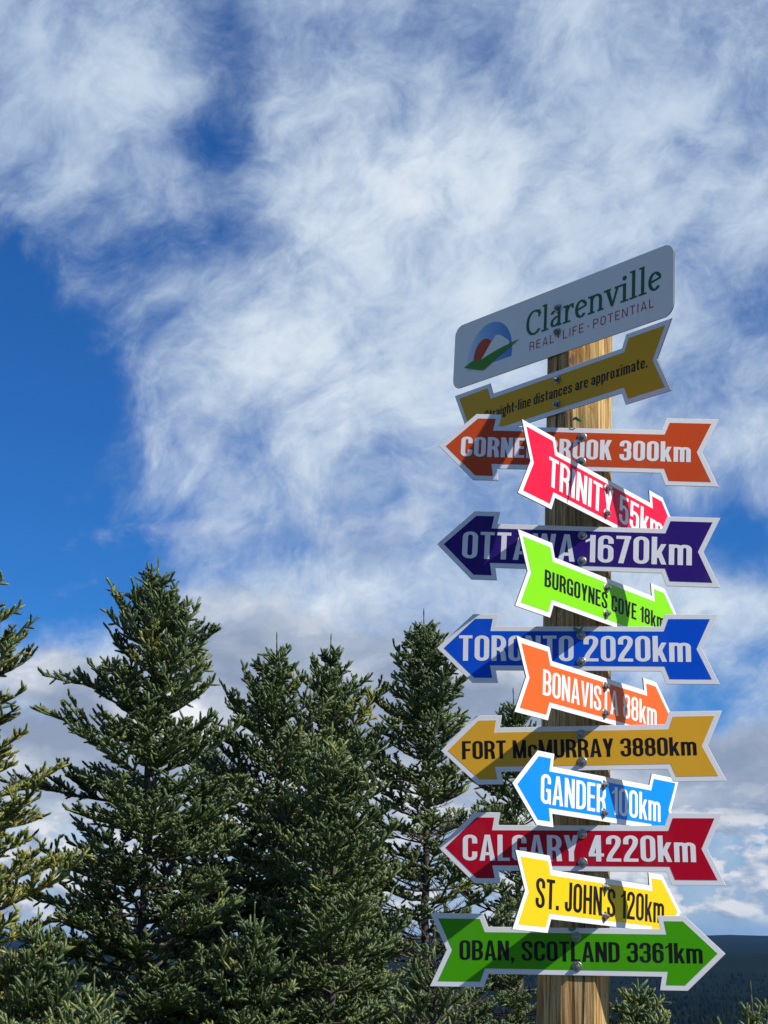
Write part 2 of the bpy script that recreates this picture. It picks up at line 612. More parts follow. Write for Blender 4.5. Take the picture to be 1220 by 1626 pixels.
            S([(L, X * .5), (Rr, X * .5), (Rr, T - rx)] + arc(cx, T - rx, rx, rx, 0, 180, 12, 2.2)[1:] + arc(cx, B + rx, rx, rx, 180, 350, 12, 2.2))
        elif ch == 's':
            S([(Rr, X * .68)] + arc(cx, T - rx * .85, rx, rx * .85, 0, 180, 12, 2.2) + bez((L, T - rx * .85), (L, X * .5), (Rr, X * .52), (Rr, B + rx * .85), 10)[1:]
              + arc(cx, B + rx * .85, rx, rx * .85, 0, -180, 12, 2.2)[1:] + [(L, X * .33)])
        elif ch == 'a':
            S([(L + .01, X * .68)] + arc(cx, T - rx, rx, rx, 170, 0, 12, 2.2) + [(Rr, 0)])
            S([(Rr, X * .56), (cx, X * .50), (L + .02, X * .40), (L, X * .27), (L + .02, B + .05), (cx - .03, B), (Rr, X * .22)])
    return [ccw(p) for p in P], w


def serif_glyph(ch):
    """sturdy slab-serif letters of the town name board, cap height 1"""
    P = []
    st = Pen(.068, .040)
    S = lambda pts: P.extend(st.stroke(pts))
    X, sw, sf = .70, .135, .075
    foot = lambda x0, x1: P.append([(x0, 0), (x1, 0), (x1, sf * .8), (x0, sf)])
    if ch == 'C':
        w = .74
        S([(.66, .76)] + arc(.42, .5, .335, .46, 38, 318, 30, 2.1))
        P.append([(.60, .68), (.69, .66), (.69, .96), (.62, .96)])
    elif ch == 'l':
        w = .34
        P.append(rect(.10, 0, .10 + sw, 1.06))
        P.append([(0, 1.0), (.12, .98), (.20, 1.06), (.02, 1.06)])
        foot(0, .34)
    elif ch == 'i':
        w = .34
        P.append(rect(.10, 0, .10 + sw, X))
        P.append([(0, X - .07), (.12, X - .08), (.20, X), (.0, X)])
        foot(0, .34)
        P.append(arc(.165, .90, .09, .09, 0, 345, 23))
    elif ch == 'a':
        w = .58
        S([(.09, .54)] + arc(.26, X - .20, .18, .16, 150, 0, 12) + [(.44, .08)])
        P.append([(.38, 0), (.58, .02), (.57, .08), (.50, .10), (.38, .14)])
        S([(.44, .40), (.28, .38), (.13, .30), (.09, .18), (.14, .07), (.26, .05), (.40, .13), (.44, .2)])
    elif ch == 'r':
        w = .50
        P.append(rect(.10, 0, .10 + sw, X))
        P.append([(0, X - .07), (.12, X - .08), (.20, X), (.0, X)])
        foot(0, .36)
        S(bez((.17, .38), (.20, .60), (.34, .70), (.46, .64), 10))
        P.append([(.40, .52), (.50, .50), (.50, .68), (.41, .69)])
    elif ch == 'n':
        w = .70
        P.append(rect(.08, 0, .08 + sw, X))
        P.append([(-.02, X - .07), (.10, X - .08), (.18, X), (-.02, X)])
        foot(-.02, .30)
        S(arc(.35, .46, .20, .20, 180, 0, 14, 2.2) + [(.55, .03)])
        foot(.42, .70)
    elif ch == 'e':
        w = .58
        S([(.08, .34), (.50, .42), (.49, .52)] + arc(.29, .35, .21, .31, 40, 318, 24))
    elif ch == 'v':
        w = .64
        P.append([(.02, X), (.19, X), (.37, .05), (.36, 0), (.27, 0)])
        P.append([(.62, X), (.51, X), (.31, .08), (.28, 0), (.37, 0)])
        P.append(rect(-.06, X - sf, .26, X))
        P.append(rect(.42, X - sf, .70, X))
    return [ccw(p) for p in P], w


def union_mesh(polys, name, z, mat, parent, thick=0.0):
    """polys: list of (list of glyph polygons); every group is merged on its own"""
    VV, FF = [], []
    for grp in polys:
        vs, fs = [], []
        for p in grp:
            b = len(vs)
            vs += [Vector(q) for q in p]
            fs.append(list(range(b, b + len(p))))
        v, e, f, ov, oe, of = delaunay_2d_cdt(vs, [], fs, 0, 1e-6)
        b = len(VV)
        VV += [(q[0], q[1], z) for q in v]
        for k, t in enumerate(f):
            if of[k]:
                FF.append([b + i for i in t])
    return mesh_obj(name, VV, FF, mat, parent)


def layout(text, fn, gap, space):
    out, x = [], 0.0
    for ch in text:
        if ch == ' ':
            x += space
            continue
        P, w = fn(ch)
        out.append([[(a + x, b) for a, b in p] for p in P])
        x += w + gap
    return out, x - gap


def text_mesh(text, x0, x1, y0, cap, z, mat, parent, fn=None, gap=.085, space=.24, name='lettering'):
    polys, w = layout(text, fn, gap, space)
    k = (x1 - x0) / w
    polys = [[[(x0 + a * k, y0 + b * cap) for a, b in p] for p in g] for g in polys]
    return union_mesh(polys, name, z, mat, parent)


def inset(poly, d):
    poly = ccw(poly)
    out, n = [], len(poly)
    for i in range(n):
        a, b, c = Vector(poly[i - 1]), Vector(poly[i]), Vector(poly[(i + 1) % n])
        e1, e2 = (b - a).normalized(), (c - b).normalized()
        n1, n2 = Vector((-e1.y, e1.x)), Vector((-e2.y, e2.x))
        m = n1 + n2
        out.append(tuple(b + m * (2 * d / max(m.length_squared, .25))) if m.length > 1e-6 else tuple(b + n1 * d))
    return out


def plate(name, poly, z0, z1, mat, parent, bev=0.0):
    poly = ccw(poly)
    bm = bmesh.new()
    f = bm.faces.new([bm.verts.new((x, y, z1)) for x, y in poly])
    r = bmesh.ops.extrude_face_region(bm, geom=[f])
    bmesh.ops.translate(bm, verts=[v for v in r['geom'] if isinstance(v, bmesh.types.BMVert)], vec=(0, 0, z0 - z1))
    bmesh.ops.recalc_face_normals(bm, faces=bm.faces)
    if bev:
        ed = [e for e in bm.edges if abs(e.verts[0].co.z - z1) < 1e-6 and abs(e.verts[1].co.z - z1) < 1e-6]
        bmesh.ops.bevel(bm, geom=ed, offset=bev, segments=1, affect='EDGES')
    bmesh.ops.triangulate(bm, faces=[f for f in bm.faces if len(f.verts) > 4])
    me = bpy.data.meshes.new(name)
    bm.to_mesh(me)
    bm.free()
    me.materials.append(mat)
    if name == 'backing_board':
        me.materials.append(M_EDGE)
        for p in me.polygons:
            if abs(p.normal.z) < .3:
                p.material_index = 1
    o = bpy.data.objects.new(name, me)
    COL.objects.link(o)
    o.parent = parent
    return o


# ------------------------------------------------------------------ the post
POST_A = CAM + ray(911, 1487) * (3.65 / math.hypot(ray(911, 1487).x, ray(911, 1487).y))
_v = (400.0, 8413.0, F_PX)
AX = Vector((_v[0], _v[2] * CP - _v[1] * SP, _v[2] * SP + _v[1] * CP)).normalized()
VAZ = math.atan2(POST_A.x, POST_A.y)
LAT = Vector((math.cos(VAZ), -math.sin(VAZ), 0))
TOC = Vector((-math.sin(VAZ), -math.cos(VAZ), 0))


def wood_material():
    m, N, b = pbr('weathered_post_wood', None, 0.8, 0.25)
    tc = N.new('ShaderNodeTexCoord').outputs['Object']
    v = N.vmath('MULTIPLY', tc, (26, 26, 0.9))
    g = N.noise(v, 2.2, 8, 0.65, 0.6)
    fine = N.noise(N.vmath('MULTIPLY', tc, (150, 150, 4.0)), 1.0, 5, 0.6, 0.2)
    big = N.noise(N.vmath('MULTIPLY', tc, (6, 6, 1.3)), 1.0, 4, 0.55, 0.5)
    c = N.ramp(N.math('MULTIPLY_ADD', g, 0.55, N.math('MULTIPLY', fine, 0.45)),
               [(0.38, (0.075, 0.034, 0.011, 1)), (0.455, (0.30, 0.165, 0.055, 1)), (0.52, (0.52, 0.34, 0.13, 1)), (0.61, (0.70, 0.51, 0.23, 1))])
    c = N.mix(N.maprange(big, 0.46, 0.66, 0, 0.65), c, (0.26, 0.20, 0.125, 1))
    dr = N.noise(N.vmath('MULTIPLY', tc, (70, 70, 1.6)), 1.0, 3, 0.5, 0.3)
    c = N.mix(N.maprange(dr, 0.60, 0.72, 0, 0.7), c, (0.12, 0.065, 0.028, 1))
    sp_ = N.noise(N.vmath('MULTIPLY', tc, (120, 120, 38)), 1.0, 5, 0.7, 0.8)
    c = N.mix(N.maprange(sp_, 0.55, 0.68, 0, 0.55), c, (0.17, 0.10, 0.045, 1))
    # knots with darker hearts and rings
    kw = N.vmath('ADD', N.vmath('MULTIPLY', tc, (8.5, 8.5, 3.2)), N.scale(N.noise(tc, 14.0, 2, 0.5, out=1), 0.25))
    kn = N.new('ShaderNodeTexVoronoi')
    N.put(kn.inputs['Vector'], kw)
    kn.inputs['Scale'].default_value = 1.0
    kd = kn.outputs['Distance']
    ring = N.math('SINE', N.math('MULTIPLY', kd, 120.0))
    c = N.mix(N.math('MULTIPLY', N.maprange(kd, 0.10, 0.30, 0.55, 0.0), N.maprange(ring, -0.4, 0.8)), c, (0.20, 0.095, 0.03, 1))
    c = N.mix(N.maprange(kd, 0.07, 0.13, 0.9, 0.0), c, (0.115, 0.045, 0.018, 1))
    nf = TOC
    O0 = POST_A + nf * .085
    d_ = ray(911, 570)
    hit = CAM + d_ * ((O0 - CAM).dot(nf) / d_.dot(nf))
    hit = hit - (POST_A + AX * (-1.7) / AX.z)
    kv = N.vmath('SUBTRACT', tc, tuple(hit))
    kv = N.vmath('ADD', N.vmath('MULTIPLY', kv, (1, 1, .62)), N.scale(N.vmath('SUBTRACT', N.noise(tc, 40.0, 3, 0.6, out=1), (.5, .5, .5)), .016))
    kl = N.vmath('LENGTH', kv, out=1)
    kr = N.math('SINE', N.math('MULTIPLY', kl, 700.0))
    c = N.mix(N.math('MULTIPLY', N.maprange(kl, .014, .045, .75, 0.0), N.maprange(kr, -.6, .6)), c, (0.30, 0.14, 0.04, 1))
    c = N.mix(N.maprange(kl, .009, .013, .85, 0.0), c, (0.24, 0.13, 0.075, 1))
    N.l.new(c, b.inputs['Base Color'])
    bump(N, b, N.math('MULTIPLY_ADD', fine, 0.5, g), 0.6, 0.004)
    return m


M_WOOD = wood_material()
M_CRACK, _, _ = pbr('drying_crack', (0.035, 0.018, 0.010, 1), 0.95, 0.1)
M_CUT, _, _ = pbr('cut_end_wood', (0.36, 0.25, 0.12, 1), 0.85, 0.2)


def build_post():
    zb = -(1.6) - 0.1
    ztop = 1.60
    loc = POST_A + AX * zb / AX.z
    root = empty('signpost', Matrix.Translation(loc))
    ring = [(-.029, .085), (-.082, .032), (-.082, -.036), (-.036, -.085), (.036, -.085), (.082, -.040), (.082, .0375), (.050, .085)]
    # subdivide: every face gets slightly irregular grain shoulders and a small chamfer
    prof = []
    n = len(ring)
    for i in range(n):
        a, b = Vector(ring[i]), Vector(ring[(i + 1) % n])
        L = (b - a).length
        prof.append(a + (b - a) * (.0022 / L))
        for k in range(1, 6):
            prof.append(a + (b - a) * (k / 6))
        prof.append(b - (b - a) * (.0022 / L))
    rnd = random.Random(4)
    H = 60
    tot = (ztop - zb)
    V, Fc = [], []
    off = [rnd.uniform(-.0007, .0007) for _ in prof]
    for j in range(H + 1):
        h = tot * j / H
        for i, p in enumerate(prof):
            q = p * (1 + off[i] / p.length + math.sin(h * 2.1 + i) * .002)
            V.append(LAT * q.x + TOC * q.y + AX * h)
    m = len(prof)
    for j in range(H):
        for i in range(m):
            Fc.append([j * m + i, (j + 1) * m + i, (j + 1) * m + (i + 1) % m, j * m + (i + 1) % m])
    o = mesh_obj('post', V, Fc, M_WOOD, root)
    cap = [V[H * m + i] + AX * 0 for i in range(m)]
    mesh_obj('post_top', cap, [list(range(m))[::-1]], M_CUT, root)

    # long drying cracks: thin dark wedges let into the faces, 1 mm proud of the ring
    def crack(face_a, face_b, t, h0, h1, w, seed, nrm):
        r2 = random.Random(seed)
        a, b = Vector(face_a), Vector(face_b)
        e = (b - a).normalized()
        vv, ff = [], []
        K = 40
        for k in range(K + 1):
            s = k / K
            h = h0 + (h1 - h0) * s
            c = a + (b - a) * t + e * (math.sin(s * 9 + seed) * .0018 + math.sin(s * 23) * .0007)
            ww = w * math.sin(math.pi * min(max(s, .02), .98)) ** .5 * (.8 + .3 * r2.random())
            c = c + Vector(nrm) * .0012
            for sg in (-1, 1):
                q = c + e * sg * ww / 2
                vv.append(LAT * q.x + TOC * q.y + AX * h)
        for k in range(K):
            ff.append([2 * k, 2 * k + 1, 2 * k + 3, 2 * k + 2])
        return vv, ff
    VV, FF = [], []
    for args in (((-.029, .085), (.050, .085), .66, 0.9, 1.95, .0032, 1, (0, 1)), ((-.029, .085), (.050, .085), .38, 1.1, 1.75, .0014, 2, (0, 1)),
                 ((-.029, .085), (.050, .085), .30, 2.2, 2.75, .0014, 6, (0, 1)),
                 ((-.029, .085), (-.082, .032), .42, 0.8, 1.9, .002, 3, (-.707, .707)), ((-.029, .085), (-.082, .032), .5, 2.6, 3.2, .003, 4, (-.707, .707)),
                 ((-.029, .085), (-.082, .032), .35, 2.0, 2.5, .002, 7, (-.707, .707)),
                 ((.050, .085), (.082, .0375), .66, 1.4, 3.25, .0016, 5, (.829, .559))):
        v, f = crack(*args)
        b = len(VV)
        VV += v
        FF += [[b + i for i in q] for q in f]
    mesh_obj('crack', VV, FF, M_CRACK, root)
    tag(root, 'tall eight-sided weathered timber post carrying all the coloured direction boards', 'signpost')
    return root


build_post()

# ------------------------------------------------------------------ signs
M_WHITE = vinyl('white_reflective_film', (0.80, 0.81, 0.82, 1), 0.34)
M_BOARD = vinyl('white_name_board', (0.82, 0.82, 0.77, 1), 0.34)
M_EDGE, _, _ = pbr('board_cut_edge', (0.035, 0.035, 0.038, 1), 0.55)
M_LW = vinyl('white_letter_film', (0.84, 0.84, 0.85, 1), 0.38)
M_LB = vinyl('black_letter_film', (0.008, 0.008, 0.009, 1), 0.42)


def steel():
    m, N, b = pbr('galvanised_steel', (0.52, 0.51, 0.49, 1), 0.36, 0.5, 0.95)
    tc = N.new('ShaderNodeTexCoord').outputs['Object']
    g = N.noise(tc, 260, 4, 0.6)
    N.l.new(N.ramp(g, [(0.3, (0.16, 0.155, 0.14, 1)), (0.7, (0.44, 0.43, 0.40, 1))]), b.inputs['Base Color'])
    N.l.new(N.maprange(g, 0.3, 0.7, 0.28, 0.5), b.inputs['Roughness'])
    return m


M_STEEL = steel()


def bolt(parent, x, y, z, rnd):
    """hex bolt head with a round washer"""
    def lathe(prof, n, rot=0):
        V, Fc = [], []
        for r, h in prof:
            for i in range(n):
                a = rot + 2 * math.pi * i / n
                V.append((r * math.cos(a), r * math.sin(a), h))
        for j in range(len(prof) - 1):
            for i in range(n):
                Fc.append([j * n + i, j * n + (i + 1) % n, (j + 1) * n + (i + 1) % n, (j + 1) * n + i])
        Fc.append([(len(prof) - 1) * n + i for i in range(n)])
        return V, Fc
    V, Fc = lathe([(.0068, .0022), (.0068, .0085), (.0058, .0096), (.0040, .0096), (.0040, .0125), (.0032, .0135)], 6, rnd.random())
    b = mesh_obj('bolt', V, Fc, M_STEEL, parent)
    b.location = (x, y, z)
    V, Fc = lathe([(.0112, 0), (.0112, .0016), (.0102, .0022), (.0066, .0022)], 24)
    mesh_obj('washer', V, Fc, M_STEEL, b)


def arrow_poly(L, H, lr, left_head=True, both=False):
    s = .64 * H
    tail = [(.798, -s), (.815, -H), (1.0, -H), (.942, 0), (1.0, H), (.815, H), (.798, s)]
    if both:
        pts = [(0, -H), (.058, 0), (0, H), (.185, H), (.202, s)][::-1] + [(.202, -s), (.185, -H)]
        pts = [(.185, -H), (.202, -s)] + tail + [(.202, s), (.185, H), (0, H), (.058, 0), (0, -H)]
    else:
        pts = [(0, 0), (.13, -H), (.222, -H), (.214, -s)] + tail + [(.214, s), (.222, H), (.13, H)]
    pts = [(x * L, y) for x, y in pts]
    if not left_head:
        pts = [(L - x, y) for x, y in pts]
    return [(x - L * lr, y) for x, y in pts]


def sign_frame(bolt_px, off, az, roll):
    r0 = Vector((math.sin(R(az)), math.cos(R(az)), 0))
    r0 = (r0 - AX * r0.dot(AX)).normalized()
    n = r0.cross(AX)
    O0 = POST_A + n * off
    d = ray(*bolt_px)
    t = (O0 - CAM).dot(n) / d.dot(n)
    O = CAM + d * t
    c, s = math.cos(R(roll)), math.sin(R(roll))
    r = r0 * c + AX * s
    u = AX * c - r0 * s
    m = Matrix((r, u, n)).transposed().to_4x4()
    m.translation = O
    return m


TH = .003
rb = random.Random(9)
BIG, SMALL = .0895, .1030
bold = lambda ch: glyph(ch, .150, .118)
# place, bolt px, offset, az, L, H, roll, lr, head left?, face colour, text colour, text x0, x1, cap, weight
SIGNS = [
    ('CORNER BROOK 300km', (924, 714), BIG, 96.84, .6875, .0868, -1.18, .5161, True, (.60, .072, .012, 1), 'w', .080, .902, .300, (.180, .13), 'burnt orange arrow board with white lettering pointing left, topmost of the long arrows'),
    ('OTTAWA 1670km', (924.5, 871), BIG, 97.07, .6835, .0866, -1.03, .5185, True, (.030, .010, .17, 1), 'w', .092, .902, .395, (.160, .115), 'dark purple arrow board with white lettering pointing left'),
    ('TORONTO 2020km', (923, 1030), BIG, 97.55, .6674, .0838, .94, .5177, True, (.001, .080, .62, 1), 'w', .080, .903, .370, (.165, .118), 'royal blue long arrow board with white lettering above the fluorescent orange board'),
    ('FORT McMURRAY 3880km', (924, 1188), BIG, 97.24, .6593, .0811, 2.76, .5024, True, (.74, .39, .024, 1), 'b', .077, .903, .262, (.158, .118), 'mustard yellow long arrow board with black lettering pointing left'),
    ('CALGARY 4220km', (925, 1347), BIG, 97.21, .6530, .0806, 1.86, .5099, True, (.46, .001, .018, 1), 'w', .088, .902, .365, (.165, .118), 'deep red long arrow board with white lettering pointing left'),
    ('OBAN, SCOTLAND 3361km', (916, 1511), BIG, 97.26, .6628, .0805, 1.84, .5027, False, (.060, .35, .001, 1), 'b', .103, .924, .268, (.155, .115), 'leaf green long arrow board with black lettering pointing right, lowest on the post'),
    ('TRINITY 55km', (962, 796), SMALL, 40.81, .7173, .0899, -2.88, .5032, False, (.85, .008, .050, 1), 'w', .158, .875, .400, (.150, .112), 'bright pink-red arrow board with white lettering angled to the right rear'),
    ('BURGOYNES COVE 18km', (961.5, 954), SMALL, 41.72, .7165, .0887, -1.17, .4989, False, (.22, .70, .004, 1), 'b', .148, .868, .225, (.165, .122), 'lime green arrow board with black lettering angled to the right rear'),
    ('BONAVISTA 88km', (959, 1111.5), SMALL, 39.02, .7125, .0831, -.41, .5214, False, (.85, .13, .018, 1), 'w', .150, .870, .350, (.150, .112), 'fluorescent orange arrow board with white lettering below the royal blue one'),
    ('GANDER 100km', (957, 1268.5), SMALL, 40.47, .7086, .0807, .23, .5053, True, (.001, .25, .86, 1), 'w', .148, .868, .400, (.155, .112), 'sky blue short arrow board with white lettering between mustard and deep red boards'),
    ("ST. JOHN'S 120km", (959, 1432), SMALL, 40.10, .7059, .0816, -1.50, .5035, False, (.85, .56, .008, 1), 'b', .113, .882, .385, (.155, .115), 'bright lemon yellow arrow board with black lettering above the leaf green one'),
]
for (txt, bpx, off, az, L, H, roll, lr, hl, colr, tc_, x0, x1, cap, wt, lab) in SIGNS:
    root = empty('arrow_sign', sign_frame(bpx, off, az, roll))
    tag(root, lab, 'sign', 'arrow boards on the signpost')
    po = arrow_poly(L, H, lr, hl)
    plate('backing_board', po, -TH / 2, TH / 2, M_WHITE, root, .0005)
    mf = vinyl('face_film_' + lab.split(' arrow')[0].replace(' ', '_'), colr)
    plate('coloured_face', inset(po, .0118), TH / 2, TH / 2 + .0005, mf, root)
    fn = lambda ch, wt=wt: glyph(ch, *wt)
    capm = cap * 2 * H
    text_mesh(txt, (x0 - lr) * L, (x1 - lr) * L, -capm / 2, capm, TH / 2 + .0009, M_LW if tc_ == 'w' else M_LB, root, fn, gap=.075 if wt[0] > .13 else .085)
    for s in (-1, 1):
        bolt(root, 0.0, s * .032, TH / 2 + .0006, rb)

# notice board with two swallow tails
L, H, lr = .7777, .0902, .516
root = empty('notice_sign', sign_frame((886, 623), .0845, 141.57, -.55))
tag(root, 'dull ochre notice board with small black lettering under the white name board', 'sign')
po = arrow_poly(L, H, lr, True, True)
plate('backing_board', po, -TH / 2, TH / 2, M_WHITE, root, .0005)
plate('coloured_face', inset(po, .0125), TH / 2, TH / 2 + .0005, vinyl('face_film_ochre', (.66, .36, .004, 1)), root)
text_mesh('Straight-line distances are approximate.', (.165 - lr) * L, (.905 - lr) * L, -.0135, .0285, TH / 2 + .0009, M_LB, root,
          lambda c: glyph(c, .155, .12), gap=.10, space=.24)
for s in (-1, 1):
    bolt(root, 0.0, s * .033, TH / 2 + .0006, rb)

# town name board
L, H, lr = .7877, .0932, .5122
root = empty('name_sign', sign_frame((887, 509), .0845, 141.16, -1.09))
tag(root, 'white rounded name board with green lettering and sunrise emblem on the post top', 'sign')
rr = .030
x0, x1 = -L * lr, L * (1 - lr)
po = arc(x1 - rr, H - rr, rr, rr, 0, 90, 8) + arc(x0 + rr, H - rr, rr, rr, 90, 180, 8) + arc(x0 + rr, -H + rr, rr, rr, 180, 270, 8) + arc(x1 - rr, -H + rr, rr, rr, 270, 360, 8)
plate('backing_board', po, -TH / 2, TH / 2, M_BOARD, root, .0006)
M_GREEN = vinyl('dark_green_film', (.006, .125, .050, 1))
M_MAROON = vinyl('maroon_film', (.42, .030, .040, 1))
text_mesh('Clarenville', (.362 - lr) * L, (.953 - lr) * L, -H + .415 * 2 * H, .375 * 2 * H, TH / 2 + .0006, M_GREEN, root, serif_glyph, gap=.055, name='town_lettering')
text_mesh('REAL \u2022 LIFE \u2022 POTENTIAL', (.383 - lr) * L, (.922 - lr) * L, -H + .195 * 2 * H, .125 * 2 * H, TH / 2 + .0006, M_MAROON, root,
          lambda c: glyph(c, .10, .10, 1.35), gap=.30, space=.22, name='motto_lettering')


def emb(pts):
    # pts in (zoom x, height fraction of the board)
    return [(((.057 + (X - 100) / 440 * .273) - lr) * L, -H + f * 2 * H) for X, f in pts]


em = empty('emblem', Matrix())
em.parent = root
gx = lambda X: ((.057 + (X - 100) / 440 * .273) - lr) * L
cxe, rye = (gx(125) + gx(488)) / 2, (gx(488) - gx(125)) / 2


def blue_mat():
    m, N, b = pbr('emblem_sky_blue', None, 0.36)
    tc = N.new('ShaderNodeTexCoord').outputs['Object']
    sp = N.new('ShaderNodeSeparateXYZ')
    N.l.new(tc, sp.inputs[0])
    f = N.maprange(sp.outputs[0], gx(130), gx(450), mode='LINEAR')
    N.l.new(N.ramp(f, [(0, (.50, .66, .78, 1)), (.35, (.20, .46, .72, 1)), (1, (.035, .22, .55, 1))]), b.inputs['Base Color'])
    return m


y_b = -H + .33 * 2 * H
sky_poly = arc(cxe, y_b, rye, (.855 - .33) * 2 * H, -12, 192, 40)
plate('emblem_sky', sky_poly, TH / 2, TH / 2 + .0004, blue_mat(), root)
sx = (gx(178) + gx(345)) / 2
plate('emblem_sun', arc(sx, -H + .36 * 2 * H, (gx(345) - gx(178)) / 2, .275 * 2 * H, -8, 188, 30), TH / 2 + .0004, TH / 2 + .0008, vinyl('emblem_red_orange', (.48, .055, .018, 1)), root)
plate('emblem_hill', emb([(232, .30), (262, .38), (310, .52), (352, .62), (372, .625), (400, .59), (462, .47), (470, .36)]), TH / 2 + .0008, TH / 2 + .0012, M_BOARD, root)
lp = [(100, .293)] + [(135, .325), (170, .352), (205, .353), (245, .325)] + bez((245, .325), (310, .37), (400, .405), (460, .415), 8)[1:] + [(500, .425), (540, .432)]
lp += bez((540, .432), (480, .37), (400, .30), (350, .245), 8)[1:] + bez((350, .245), (310, .20), (290, .165), (262, .15), 6)[1:] + bez((262, .15), (200, .19), (150, .25), (100, .293), 6)[1:-1]
plate('emblem_leaf', emb(lp), TH / 2 + .0012, TH / 2 + .0016, vinyl('emblem_leaf_green', (.045, .24, .015, 1)), root)
bpy.data.objects.remove(em)
for s in (-1, 1):
    bolt(root, 0.0, s * .033, TH / 2 + .0014, rb)

# scraps of green strapping left behind the boards
M_STRAP, _, _ = pbr('green_strap', (.03, .25, .13, 1), 0.5)


def strap(bpx, dx, dy, seed, label):
    r = random.Random(seed)
    m = sign_frame(bpx, BIG - .0016, 97.2, 0)
    o = empty('strap_scrap', m)
    V, Fc = [], []
    n = 10
    for k in range(n + 1):
        s = k / n
        x = dx + (s - .5) * .026 + r.uniform(-.001, .001)
        y = dy + math.sin(s * 5 + seed) * .006 + s * .006
        z = .004 + .007 * math.sin(s * math.pi) + r.uniform(0, .0015)
        V += [(x, y - .0035, z), (x + .002, y + .0035, z + .002)]
    for k in range(n):
        Fc.append([2 * k, 2 * k + 2, 2 * k + 3, 2 * k + 1])
    bpy.data.objects.remove(o)
    o = mesh_obj('strap_scrap', V, Fc, M_STRAP)
    o.matrix_world = m
    sol = o.modifiers.new('thickness', 'SOLIDIFY')
    sol.thickness = .0008
    tag(o, label, 'strap', 'green strap scraps')


strap((918, 672), 0, .003, 1, 'small green strap scrap on the upper edge of the burnt orange board')
strap((918, 1000), 0, -.002, 2, 'small green strap scrap above the upper bolt of the royal blue board')
strap((912, 1474), 0, .0, 3, 'small green strap scrap above the upper bolt of the leaf green board')

# ------------------------------------------------------------------ terrain, far forest
def smooth(a, b, x):
    t = min(max((x - a) / (b - a), 0.0), 1.0)
    return t * t * (3 - 2 * t)


def hsh(i, j):
    v = math.sin(i * 127.1 + j * 311.7) * 43758.5453
    return v - math.floor(v)


def vnoise(x, y):
    i, j = math.floor(x), math.floor(y)
    fx, fy = x - i, y - j
    fx, fy = fx * fx * (3 - 2 * fx), fy * fy * (3 - 2 * fy)
    a, b, c, d = hsh(i, j), hsh(i + 1, j), hsh(i, j + 1), hsh(i + 1, j + 1)
    return a + (b - a) * fx + (c - a) * fy + (a - b - c + d) * fx * fy


def ground_h(x, y):
    r = math.hypot(x, y - 4)
    h = -150 * smooth(17, 900, r) - 1.2 * smooth(12, 30, r)
    h += smooth(200, 1500, r) * (vnoise(x / 900, y / 900) - .5) * 46
    h += smooth(60, 400, r) * (vnoise(x / 170 + 9, y / 170) - .5) * 12
    az = math.atan2(x, y)
    h += 78 * smooth(4200, 6600, r) * (.82 + .18 * vnoise(az * 9, 3.3))
    h += smooth(8000, 15000, r) * (48 + 50 * vnoise(az * 13 + 1.1, 7.7) + 24 * math.exp(-((az - .258) / .012) ** 2) + 12 * math.exp(-((az - .215) / .010) ** 2))
    h -= smooth(17000, 30000, r) * 220
    h += .05 * (vnoise(x * 1.3, y * 1.3) - .5)
    return h


def ground_material():
    m, N, b = pbr('hilltop_ground', None, 0.9, 0.0)
    g = N.new('ShaderNodeNewGeometry')
    pos = g.outputs['Position']
    ln = N.vmath('LENGTH', pos, out=1)
    near = N.ramp(N.noise(pos, 1.6, 8, 0.65), [(0.3, (0.045, 0.05, 0.018, 1)), (0.5, (0.09, 0.085, 0.035, 1)), (0.7, (0.16, 0.14, 0.09, 1))])
    wood = N.ramp(N.noise(pos, 0.035, 8, 0.7), [(0.35, (0.004, 0.008, 0.006, 1)), (0.6, (0.010, 0.017, 0.010, 1)), (0.8, (0.018, 0.024, 0.012, 1))])
    patch = N.maprange(N.noise(pos, 0.0016, 4, 0.55), 0.56, 0.66, 0, .5)
    wood = N.mix(patch, wood, (0.022, 0.027, 0.014, 1))
    N.l.new(N.mix(N.maprange(ln, 25, 120), near, wood), b.inputs['Base Color'])
    bump(N, b, N.noise(pos, 0.05, 6, 0.7), 1.0, 6.0)
    return m


M_GROUND = ground_material()
radii = [0, .8, 1.6, 2.4, 3.2, 4, 5, 6, 7, 8, 9, 10, 11, 12, 13, 14, 16, 18, 21, 25, 30, 38, 48, 62, 80, 105, 140, 180, 240, 310, 400, 500, 620, 760, 920, 1100, 1350, 1650,
         2000, 2350, 2700, 3100, 3500, 3900, 4300, 4700, 5100, 5500, 5900, 6300, 6700, 7300, 8000, 9000, 10000, 11000, 12000, 13000, 14000, 15000, 16000, 17500, 20000, 24000, 30000]
NA = 260
V, Fc = [(0, 4, ground_h(0, 4))], []
for r in radii[1:]:
    for k in range(NA):
        a = 2 * math.pi * k / NA
        x, y = r * math.sin(a), 4 + r * math.cos(a)
        V.append((x, y, ground_h(x, y)))
for k in range(NA):
    Fc.append([0, 1 + (k + 1) % NA, 1 + k])
for j in range(len(radii) - 2):
    for k in range(NA):
        b0, b1 = 1 + j * NA, 1 + (j + 1) * NA
        Fc.append([b0 + k, b0 + (k + 1) % NA, b1 + (k + 1) % NA, b1 + k])
tag(mesh_obj('ground', V, Fc, M_GROUND, smooth=True), kind='structure')


